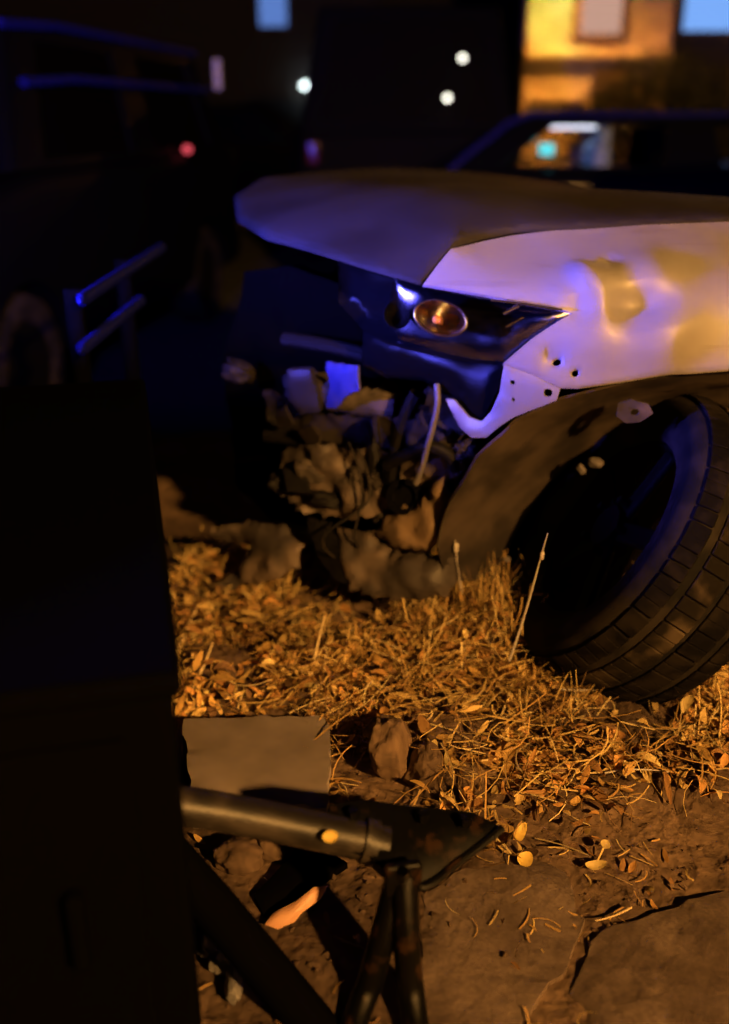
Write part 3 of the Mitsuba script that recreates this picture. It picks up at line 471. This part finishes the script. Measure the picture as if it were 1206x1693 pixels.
obj('duct_piece', panel(torn([(-0.087, 2.100, 0.617), (-0.053, 2.050, 0.624), (-0.016, 1.990, 0.633), (-0.012, 1.990, 0.582), (-0.041, 2.030, 0.557), (-0.063, 2.060, 0.521), (-0.086, 2.100, 0.512), (-0.078, 2.090, 0.562)], 0.0012, 6), 0.006, 0.008, 0.002, 0.002, 30), 'blue_lit_plastic', car, 45, 'plastic piece with blue light painted in, sticking out of the smashed front')
obj('grille_piece', panel(torn([(-0.172, 2.120, 0.593), (-0.122, 2.100, 0.598), (-0.109, 2.100, 0.559), (-0.099, 2.100, 0.504), (-0.142, 2.120, 0.489), (-0.172, 2.130, 0.523)], 0.0012, 7), 0.02, 0.012, 0.005, 0.006, 20), 'pale_plastic', car, 45)
obj('cable', tube(curve([(0.145, 1.900, 0.618), (0.147, 1.885, 0.586), (0.139, 1.885, 0.535), (0.130, 1.890, 0.494), (0.122, 1.900, 0.452), (0.108, 1.910, 0.401)], 20), 0.0065, 8), 'cable_grey', car, 45, 'pale grey cable hanging from the headlight')
obj('hose', tube(curve([(0.049, 2.000, 0.409), (0.099, 1.950, 0.457), (0.136, 1.900, 0.487), (0.178, 1.900, 0.465), (0.196, 1.930, 0.393)], 20), 0.014, 10), 'black_plastic', car, 45)
obj('fog_lamp', aim(join([trimesh.creation.annulus(0.026, 0.040, 0.04, sections=28), trimesh.creation.cylinder(0.027, 0.01, sections=28)]), (0.091, 1.970, 0.347), (-0.3, -1, 0.45)), 'black_gloss', car, 40)
obj('bumper_corner', panel(torn([(0.171, 1.900, 0.425), (0.184, 1.890, 0.368), (0.169, 1.890, 0.291), (0.135, 1.910, 0.244), (0.063, 1.950, 0.236), (0.020, 1.990, 0.255), (0.050, 1.980, 0.303), (0.114, 1.940, 0.348), (0.144, 1.910, 0.393)], 0.0045, 1), 0.006, 0.010, 0.02, 0.016, 20), 'bumper_lit', car, 45, 'torn corner of the bumper with orange light painted in')
obj('bumper_cover', panel(torn([(-0.065, 2.030, 0.245), (0.023, 2.000, 0.250), (0.063, 1.960, 0.221), (0.128, 1.920, 0.225), (0.184, 1.890, 0.263), (0.194, 1.880, 0.210), (0.179, 1.870, 0.157), (0.103, 1.900, 0.134), (0.023, 1.930, 0.122), (-0.031, 1.960, 0.131), (-0.059, 2.000, 0.175)], 0.0045, 2), 0.006, 0.010, 0.03, 0.022, 16), 'bumper_plastic', car, 45, 'lower strip of the bumper hanging to the ground')
obj('air_dam', panel(torn([(-0.137, 2.060, 0.261), (-0.094, 2.040, 0.260), (-0.059, 2.000, 0.213), (-0.029, 1.950, 0.142), (-0.059, 1.970, 0.141), (-0.104, 2.020, 0.173)], 0.0025, 3), 0.02, 0.012, 0.0, 0.004, 16), 'black_plastic', car, 45)
obj('bumper_scrap', panel(torn([(-0.406, 2.180, 0.172), (-0.295, 2.140, 0.218), (-0.199, 2.080, 0.237), (-0.143, 2.030, 0.207), (-0.154, 2.010, 0.163), (-0.201, 2.020, 0.122), (-0.277, 2.060, 0.087), (-0.374, 2.120, 0.050), (-0.298, 2.120, 0.102), (-0.269, 2.140, 0.150), (-0.315, 2.160, 0.157)], 0.0045, 4), 0.006, 0.010, 0.02, 0.020, 16), 'bumper_plastic', car, 45, 'curved piece of bumper lying at the left front corner')
for i, (c, s, rt) in enumerate([((-0.123, 2.100, 0.359), (0.075, 0.05, 0.05), 0.3), ((-0.027, 2.060, 0.359), (0.045, 0.05, 0.055), 0.8), ((-0.197, 2.140, 0.314), (0.06, 0.05, 0.035), 0.1), ((-0.087, 2.060, 0.307), (0.08, 0.05, 0.03), 0.2), ((0.023, 2.030, 0.356), (0.06, 0.05, 0.04), 1.2), ((0.167, 1.930, 0.488), (0.05, 0.04, 0.05), 0.5), ((0.209, 1.900, 0.478), (0.04, 0.04, 0.05), 1.5), ((0.051, 2.020, 0.286), (0.08, 0.05, 0.04), 0.4), ((-0.305, 2.300, 0.544), (0.07, 0.05, 0.05), 0.4)]):
    obj('crushed_bracket', blob(c, s, 61 + i, rt, 0.6), 'foam' if i < 2 else 'dusty_plastic', car, 60)
for i, p_ in enumerate([[(-0.184, 2.200, 0.646), (-0.058, 2.120, 0.643), (0.048, 2.040, 0.629)], [(-0.235, 2.200, 0.415), (-0.060, 2.120, 0.418), (0.114, 2.000, 0.479)], [(-0.004, 2.060, 0.488), (0.023, 2.040, 0.409), (0.010, 2.030, 0.312)], [(0.111, 1.980, 0.578), (0.077, 2.000, 0.479), (0.063, 2.000, 0.367)]]):
    obj('support_strut', tube(curve(p_, 10), 0.016, 8), 'black_plastic', car, 40)
sr = np.random.default_rng(41)
shards = []
for k in range(14):
    c = np.array([sr.uniform(-0.22, 0.24), sr.uniform(1.98, 2.14), sr.uniform(0.10, 0.50)]); L_, W_ = sr.uniform(0.05, 0.13), sr.uniform(0.03, 0.06)
    q_ = np.array([[-L_, -W_, 0], [-L_ * .3, W_ * sr.uniform(.4, 1), .004], [L_, W_ * sr.uniform(-.3, .5), 0], [L_ * sr.uniform(.2, .7), -W_, .003], [-L_ * .2, -W_ * 1.3, .002]]) / 2
    m_ = trimesh.convex.convex_hull(np.vstack([q_, q_ + [0, 0, 0.009]])); m_.apply_transform(trimesh.transformations.random_rotation_matrix(sr.uniform(0, 1, 3))); m_.apply_translation(c); shards.append(m_)
scene[numbered('crashed_car__broken_plastic')] = mikit.ply(join(shards), 'dusty_plastic'); labels['crashed_car__broken_plastic'] = {'label': 'tangle of broken plastic shards in the smashed front', 'kind': 'stuff'}
for k in range(5):
    x0_, z0_ = sr.uniform(-0.12, 0.22), sr.uniform(0.42, 0.58)
    obj('wire', tube(curve([(x0_, 2.04, z0_), (x0_ + sr.uniform(-.05, .05), 1.99, z0_ - 0.1), (x0_ + sr.uniform(-.08, .08), 1.97, z0_ - 0.2), (x0_ + sr.uniform(-.12, .12), 2.0, z0_ - sr.uniform(.22, .34))], 14), 0.003, 6), 'dusty_plastic', car, 40)
# remainder of the car, right of the picture
cyaw = math.radians(10); BM = frame((0.60, 1.86, 0), cyaw)
def shell(px, r): return hull(px, r)
body = hull([(x, y, z) for x, zs in ((0.60, (0.34, 0.68)), (1.3, (0.32, 0.80)), (3.35, (0.36, 0.84))) for y in (0.14, 1.52) for z in zs], 0.10)
body -= m3.Manifold.cylinder(3, 0.36, 0.36, 40).rotate([90, 0, 0]).translate([2.62, 2.0, 0.31])
obj('body_shell', placed(body, BM), 'silver_paint', car, 40)
lo = [(x, y, 0.93) for x in (1.05, 3.1) for y in (0.16, 1.50)]; hi = [(x, y, 1.40) for x in (1.55, 2.75) for y in (0.30, 1.36)]
cab = hull(lo + hi, 0.06) - hull([(a * 1.0, b, c) for a, b, c in lo + hi], 0.02)
def quad(q, inset, depth):
    q = np.asarray(q, float); c = q.mean(0); n = unit(np.cross(q[1] - q[0], q[3] - q[0])); w = c + (q - c) * inset
    return trimesh.convex.convex_hull(np.vstack([w + n * depth, w - n * depth])), w, n
wq = {'windshield': [lo[0], lo[1], hi[1], hi[0]], 'rear_window': [lo[3], lo[2], hi[2], hi[3]], 'side_window': [lo[2], lo[0], hi[0], hi[2]], 'side_window_far': [lo[1], lo[3], hi[3], hi[1]]}
for nm, qd in wq.items():
    t, w, n = quad(qd, 0.86, 0.12); cab -= man(t)
obj('cabin', placed(cab, BM), 'shaded_silver', car, 40)
for nm, qd in wq.items():
    t, w, n = quad(qd, 0.90, 0.003); n = n * (1 if np.dot(n, np.mean(qd, 0) - np.array([2.0, 0.83, 1.1])) > 0 else -1)
    t = tri(t).copy(); t.apply_translation(n * 0.035)
    obj(nm.replace('_far', ''), placed(t, BM), 'dark_lens', car)
for x_, y_ in ((2.62, 0.10), (2.62, 1.56), (0.1, 1.56)):
    Mw = BM @ frame((x_, y_, 0.31), 0) @ trimesh.transformations.rotation_matrix(math.pi / 2, [1, 0, 0])
    t_ = obj('rear_wheel' if x_ > 1 else 'far_front_wheel', placed(trimesh.creation.revolve(np.array(prof), sections=48), Mw), 'rubber', car, 30)
    obj('rim', placed(trimesh.creation.cylinder(0.195, 0.16, sections=32), Mw), 'rim_grey', t_, 30)

# ------------------------------------------------------------------ vehicles of the background
def vehicle(name, label, cat, pos, yaw, L, W, Ht, belt, xs, paint='car_black', group=None, glass='window_glass', wheel_r=0.32):
    """Local frame: x forward, y left, origin on the ground below the middle. xs: x of windscreen base, windscreen top, rear top, rear base."""
    k = thing(name, label, cat, group); M = frame(pos, yaw); r = 0.11; h = L / 2 - r; w = W / 2 - r
    low = 0.22 + r
    pts = [(s * h, t * w, low + 0.08) for s in (-1, 1) for t in (-1, 1)] + [(-h, t * (w - .03), belt - r) for t in (-1, 1)] + [(h, t * (w - .06), belt - r - 0.16) for t in (-1, 1)] + [(xs[0], t * w, belt - r) for t in (-1, 1)]
    b = hull(pts, r)
    for x in (-L * 0.30, L * 0.32):
        for s in (-1, 1):
            b -= m3.Manifold.cylinder(0.3, wheel_r + 0.05, wheel_r + 0.05, 32, True).rotate([90, 0, 0]).translate([x, s * (W / 2 - 0.1), wheel_r])
    obj('body', placed(b, M), paint, k, 40)
    r2 = 0.05; lo = [(x, t * (W / 2 - 0.14), belt - 0.03) for x in (xs[0], xs[3]) for t in (1, -1)]; hi = [(x, t * (W / 2 - 0.30), Ht - r2) for x in (xs[1], xs[2]) for t in (1, -1)]
    c = hull(lo + hi, r2, 12) - hull(lo + hi, 0.012, 8); B = lambda a, b_, t: tuple(np.asarray(a) * (1 - t) + np.asarray(b_) * t)
    panes = [('windscreen', [lo[0], lo[1], hi[1], hi[0]], 0.86), ('rear_window', [lo[3], lo[2], hi[2], hi[3]], 0.84)]
    for s in (0, 1):
        for t0, t1 in ((0.05, 0.47), (0.53, 0.95)):
            q_ = [B(lo[s], lo[s + 2], t0), B(lo[s], lo[s + 2], t1), B(hi[s], hi[s + 2], t1), B(hi[s], hi[s + 2], t0)]
            panes.append(('side_window', q_, 0.84))
    for nm, q_, ins in panes: c -= man(quad(q_, ins, 0.2)[0])
    obj('roof_frame', placed(c, M), paint, k, 40)
    cen = np.mean(lo + hi, 0)
    for nm, q_, ins in panes:
        t, w_, n = quad(q_, ins + 0.03, 0.002); n = n * np.sign(np.dot(n, np.mean(q_, 0) - cen)); v = w_ + n * 0.022
        obj(nm, placed(trimesh.Trimesh(v, [[0, 1, 2], [0, 2, 3]], process=False), M), glass, k)
    for x in (-L * 0.30, L * 0.32):
        for s in (-1, 1):
            Mw = M @ frame((x, s * (W / 2 - 0.12), wheel_r), 0) @ trimesh.transformations.rotation_matrix(math.pi / 2, [1, 0, 0])
            t_ = obj('wheel', placed(trimesh.creation.revolve(np.array(prof) * [wheel_r / 0.306, 1], sections=40), Mw), 'rubber', k, 30)
            obj('rim', placed(trimesh.creation.cylinder(0.6 * wheel_r, 0.17, sections=28), Mw), 'rim_grey', t_, 30)
    for s in (-1, 1):
        obj('headlight', placed(rbox(L / 2 - 0.05, s * (W / 2 - 0.30), belt - 0.30, 0.12, 0.32, 0.12, 0.03), M), 'dark_lens', k, 40)
        obj('tail_light', placed(rbox(-L / 2 + 0.05, s * (W / 2 - 0.20), belt - 0.22, 0.11, 0.14, 0.22, 0.03), M), 'red_lens', k, 40)
    return k, M, lo, hi
G0 = -0.216
# left: tall dark car, its right end far away
v1, M1, _, _ = vehicle('parked_van', 'tall black van at left with blue light painted along roof edge and window line', 'van', (-2.11, 5.60, G0), math.radians(-98), 4.3, 1.80, 1.74, 1.12, (1.15, 0.75, -1.95, -2.05), 'van_black', None, 'void_black')
for nm_, z_, in_ in (('roof_blue_glint', 1.735, 0.24), ('window_blue_glint', 1.50, 0.165)):
    obj(nm_, placed(tube([(-1.95, 0.9 - in_, z_), (0.3, 0.9 - in_, z_), (0.85, 0.9 - in_, z_ - 0.03)], 0.022, 10), M1), 'painted_blue_light', v1, 40)  # strips added along the edges, blue light put into their colour
obj('pale_corner_strip', placed(rbox(-2.02, 0.80, 1.60, 0.05, 0.05, 0.20, 0.01), M1), 'pale_trim', v1, 40)  # bluish white strip at the rear corner
obj('side_lamp', trimesh.creation.icosphere(2, 0.034).apply_transform(np.diag([0.8, 1.6, 0.7, 1])).apply_translation((-1.115, 6.500, 0.920)), None, v1, True, 'glowing red lamp on the side of the van', {'type': 'area', 'radiance': {'type': 'rgb', 'value': [1.0, 0.10, 0.14]}})
# middle: minibus with its back to us
v2, M2, _, _ = vehicle('minibus', 'tall black minibus standing behind the hood in the middle', 'minibus', (0.38, 11.0, G0), math.radians(90), 4.0, 2.06, 2.20, 1.25, (1.7, 1.3, -1.68, -1.95), 'van_black', None, 'tinted_glass')
for px_ in ((0.820, 8.930, 1.561), (0.701, 8.900, 1.254)):
    obj('white_glow_spot', trimesh.creation.icosphere(2, 0.026).apply_translation(px_), None, v2, True, None, {'type': 'area', 'radiance': {'type': 'rgb', 'value': [4.0, 3.8, 3.2]}})  # small glowing white spots at the back of the minibus
# right: parked car seen from its left side, facing left
v3, M3, lo3, hi3 = vehicle('parked_car', 'dark blue black car at right with lit cabin seen through its side window', 'car', (2.0, 7.55, G0), math.radians(176), 4.2, 1.72, 1.34, 1.0, (1.32, 0.85, -1.25, -1.8))
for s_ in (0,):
    obj('pillar_blue_glint', placed(tube(curve([np.array(lo3[s_]) + [0.06, 0.05, 0.02], (np.array(lo3[s_]) + np.array(hi3[s_])) / 2 + [0.05, 0.06, 0.05], np.array(hi3[s_]) + [0.0, 0.06, 0.05], np.array(hi3[s_ + 2]) + [0.3, 0.06, 0.05]], 16), 0.022, 8), M3), 'painted_blue_light', v3, 40)  # strip added on the pillar as a painted blue rim light
def inside(m, c): return placed(tri(m).apply_translation(c) if not isinstance(m, m3.Manifold) else m.translate(list(c)), M3)
for x_ in (0.62,):
    for y_ in (-0.36, 0.36):
        obj('seat', placed(join([rbox(x_, y_, 0.55, 0.5, 0.5, 0.14, 0.05), rbox(x_ - 0.27, y_, 0.85, 0.13, 0.48, 0.62, 0.05), rbox(x_ - 0.30, y_, 1.19, 0.09, 0.26, 0.18, 0.04)]), M3), 'seat_cloth' if y_ > 0 else 'warm_cloth', v3, 40)
obj('dashboard', placed(rbox(1.05, 0, 0.88, 0.34, 1.36, 0.2, 0.06), M3), 'black_plastic', v3, 40)
obj('dash_screen', placed(rbox(0.92, 0.25, 1.12, 0.02, 0.17, 0.075, 0.006).rotate([0,0,25]), M3), None, v3, 30, 'glowing turquoise screen in the parked car', {'type': 'area', 'radiance': {'type': 'rgb', 'value': [0.12, 0.9, 1.0]}})
obj('cabin_lamp', placed(rbox(0.50, 0.2, 1.255, 0.42, 0.12, 0.02, 0.006), M3), None, v3, 30, None, {'type': 'area', 'radiance': {'type': 'rgb', 'value': [1.6, 1.7, 2.1]}})
# far left: another dark car
vehicle('hatchback', 'dark hatchback far behind, between the black van and the minibus', 'car', (-1.9, 14.6, G0), 0.0, 4.0, 1.7, 1.48, 0.95, (1.2, 0.55, -1.5, -1.85), 'rim_grey')

# ------------------------------------------------------------------ buildings
b1 = thing('apartment_house', 'orange lit house wall at upper right with a pale window', 'house')
obj('wall', trimesh.creation.box([1.9, 0.4, 3.6]).apply_translation([3.05, 14.2, 1.5]), 'plaster', b1)
obj('wing', trimesh.creation.box([4.6, 0.4, 4.2]).apply_translation([6.3, 14.8, 1.8]), 'dark_plaster', b1)
obj('ledge', rbox(3.05, 13.94, 1.83, 1.92, 0.12, 0.08, 0.01), 'plaster', b1)
obj('ledge', rbox(2.55, 13.96, 1.30, 0.75, 0.09, 0.05, 0.01), 'plaster', b1)
obj('door', rbox(3.28, 13.985, 0.75, 0.5, 0.05, 1.9, 0.01), 'wood_brown', b1)
w1 = obj('window', rbox(3.05, 13.99, 2.35, 0.70, 0.06, 0.70, 0.01), 'wood_brown', b1)
obj('pane', trimesh.creation.box([0.52, 0.01, 0.52]).apply_translation([3.05, 13.952, 2.35]), None, w1, False, None, {'type': 'area', 'radiance': {'type': 'rgb', 'value': [0.55, 0.32, 0.24]}})
w2 = obj('window', rbox(4.72, 14.58, 2.60, 1.0, 0.06, 1.0, 0.01), 'wood_brown', b1)
obj('pane', trimesh.creation.box([0.86, 0.01, 0.86]).apply_translation([4.72, 14.543, 2.60]), None, w2, False, 'pale blue lit window', {'type': 'area', 'radiance': {'type': 'rgb', 'value': [0.20, 0.42, 0.95]}})
obj('sill', rbox(4.72, 14.50, 2.07, 1.06, 0.14, 0.06, 0.01), 'dark_plaster', w2)
wl = thing('wall_lamp', 'orange lamp on the wall of the house, above the picture edge', 'wall lamp')
obj('arm', tube([(2.5, 14.0, 3.2), (2.5, 13.6, 3.35), (2.5, 13.15, 3.22)], 0.025, 8), 'lamp_grey', wl, 40)
shd = trimesh.creation.revolve(np.array([(0.03, 0.14), (0.12, 0.10), (0.21, -0.10), (0.20, -0.10), (0.11, 0.085), (0.03, 0.125), (0.03, 0.14)]), sections=32)
obj('shade', shd.apply_translation([2.5, 13.15, 3.06]), 'lamp_grey', wl, 40)  # cone added to keep the lamp off the van and the hood
obj('globe', trimesh.creation.icosphere(2, 0.08).apply_translation([2.5, 13.15, 3.06]), None, wl, True, None, {'type': 'area', 'sampling_weight': 1.5, 'radiance': {'type': 'rgb', 'value': [1600, 580, 80]}})
b2 = thing('dark_building', 'dark unlit building across the road with one blue lit window', 'building')
obj('wall', trimesh.creation.box([26, 0.4, 9]).apply_translation([-10.9, 24.2, 4.2]), 'dark_plaster', b2)
w3 = obj('window', rbox(-2.02, 23.97, 3.62, 0.75, 0.08, 1.5, 0.01), 'wood_brown', b2)
obj('pane', trimesh.creation.box([0.60, 0.01, 1.36]).apply_translation([-2.02, 23.92, 3.62]), None, w3, False, None, {'type': 'area', 'radiance': {'type': 'rgb', 'value': [0.10, 0.20, 0.55]}})
wl = thing('wall_lamp', 'bright white lamp on the dark building, left of the minibus', 'wall lamp')
obj('arm', tube([(-1.28, 24.0, 1.80), (-1.28, 23.8, 1.80)], 0.03, 8), 'lamp_grey', wl, 40)
obj('globe', trimesh.creation.icosphere(2, 0.11).apply_transform(np.diag([1.3, 1, .7, 1])).apply_translation([-1.28, 23.75, 1.73]), None, wl, True, None, {'type': 'area', 'radiance': {'type': 'rgb', 'value': [5, 6, 6]}})
# bush in front of the house wing
r = np.random.default_rng(77); n = 5200
d = r.normal(0, 1, (n, 3)); d /= np.linalg.norm(d, axis=1, keepdims=True); lump = 0.7 + 0.6 * meshkit.fbm(d * 2.3 + 5, 3, 4)
P = np.array([3.35, 12.2, 0.80]) + d * (r.uniform(0.25, 1, (n, 1)) ** 0.5) * lump[:, None] * [1.0, 0.7, 1.0]
a, b = r.normal(0, 1, (n, 3)), r.normal(0, 1, (n, 3)); a /= np.linalg.norm(a, axis=1, keepdims=True); b -= a * (a * b).sum(1, keepdims=True); b /= np.linalg.norm(b, axis=1, keepdims=True)
s = r.uniform(0.03, 0.06, (n, 1))
V = np.stack([P - a * s, P + b * s * .5, P + a * s, P - b * s * .5], 1).reshape(-1, 3)
bu = thing('bush', 'dark bush in front of the house, above the parked car', 'bush')
obj('foliage', (V, np.arange(4 * n).reshape(-1, 4)), 'bush_leaf', bu)
obj('stem', join([tube(curve([(3.35, 12.2, G0), (3.35 + dx * .5, 12.2, 0.3), (3.35 + dx, 12.2 + dy, 0.9)], 8), np.linspace(.04, .012, 8), 7) for dx, dy in ((-.5, .1), (.1, -.2), (.55, .2), (-.1, .3))]), 'wood_brown', bu, 40)

# ------------------------------------------------------------------ lamps of the place, outside the frame
sl = thing('street_lamp', 'sodium street lamp standing behind the camera at right', 'street lamp')
LP = np.array([2.4, -2.5, 2.65])
obj('pole', tube([(3.1, -3.4, 0), (3.1, -3.4, 1.9), (3.05, -3.35, 2.5), (2.85, -3.05, 2.85), (2.55, -2.7, 2.88)], [0.06, 0.05, 0.045, 0.04, 0.035], 12), 'lamp_grey', sl, 40)
obj('lamp_head', hull([LP + [0.25, 0.26, 0.24], LP + [0.0, 0.0, 0.22], LP + [-0.12, -0.12, 0.2]], 0.09), 'lamp_grey', sl, 40)
obj('bulb', trimesh.creation.icosphere(2, 0.09).apply_translation(LP), None, sl, True, None, lit(6, ORANGE, STREET_L))
def beacon(pos, base, rad, L, label, weight):
    k = thing('emergency_beacon', label, 'beacon')
    x, y, z = pos
    obj('pole', tube([(x, y, base), (x, y, z - rad * 1.5)], 0.025, 10), 'lamp_grey', k, 40)
    obj('base', trimesh.creation.cylinder(rad * 4.8, rad * 0.5, sections=40).apply_translation([x, y, z - rad * 1.3]), 'black_plastic', k, 40)  # plate made extra wide to shade cabinet, ground and bumper from the dome
    obj('dome', trimesh.creation.icosphere(2, rad).apply_translation(pos), None, k, True, None, lit(weight, BLUE, L))
beacon((-0.95, 1.45, 0.85), 0.61, 0.07, POLICE_L, 'blue emergency beacon standing on the black cabinet', 4)
beacon((-2.35, 5.6, 2.15), 1.5, 0.09, FAR_BLUE_L, 'blue emergency beacon on the roof of the black van', 1)
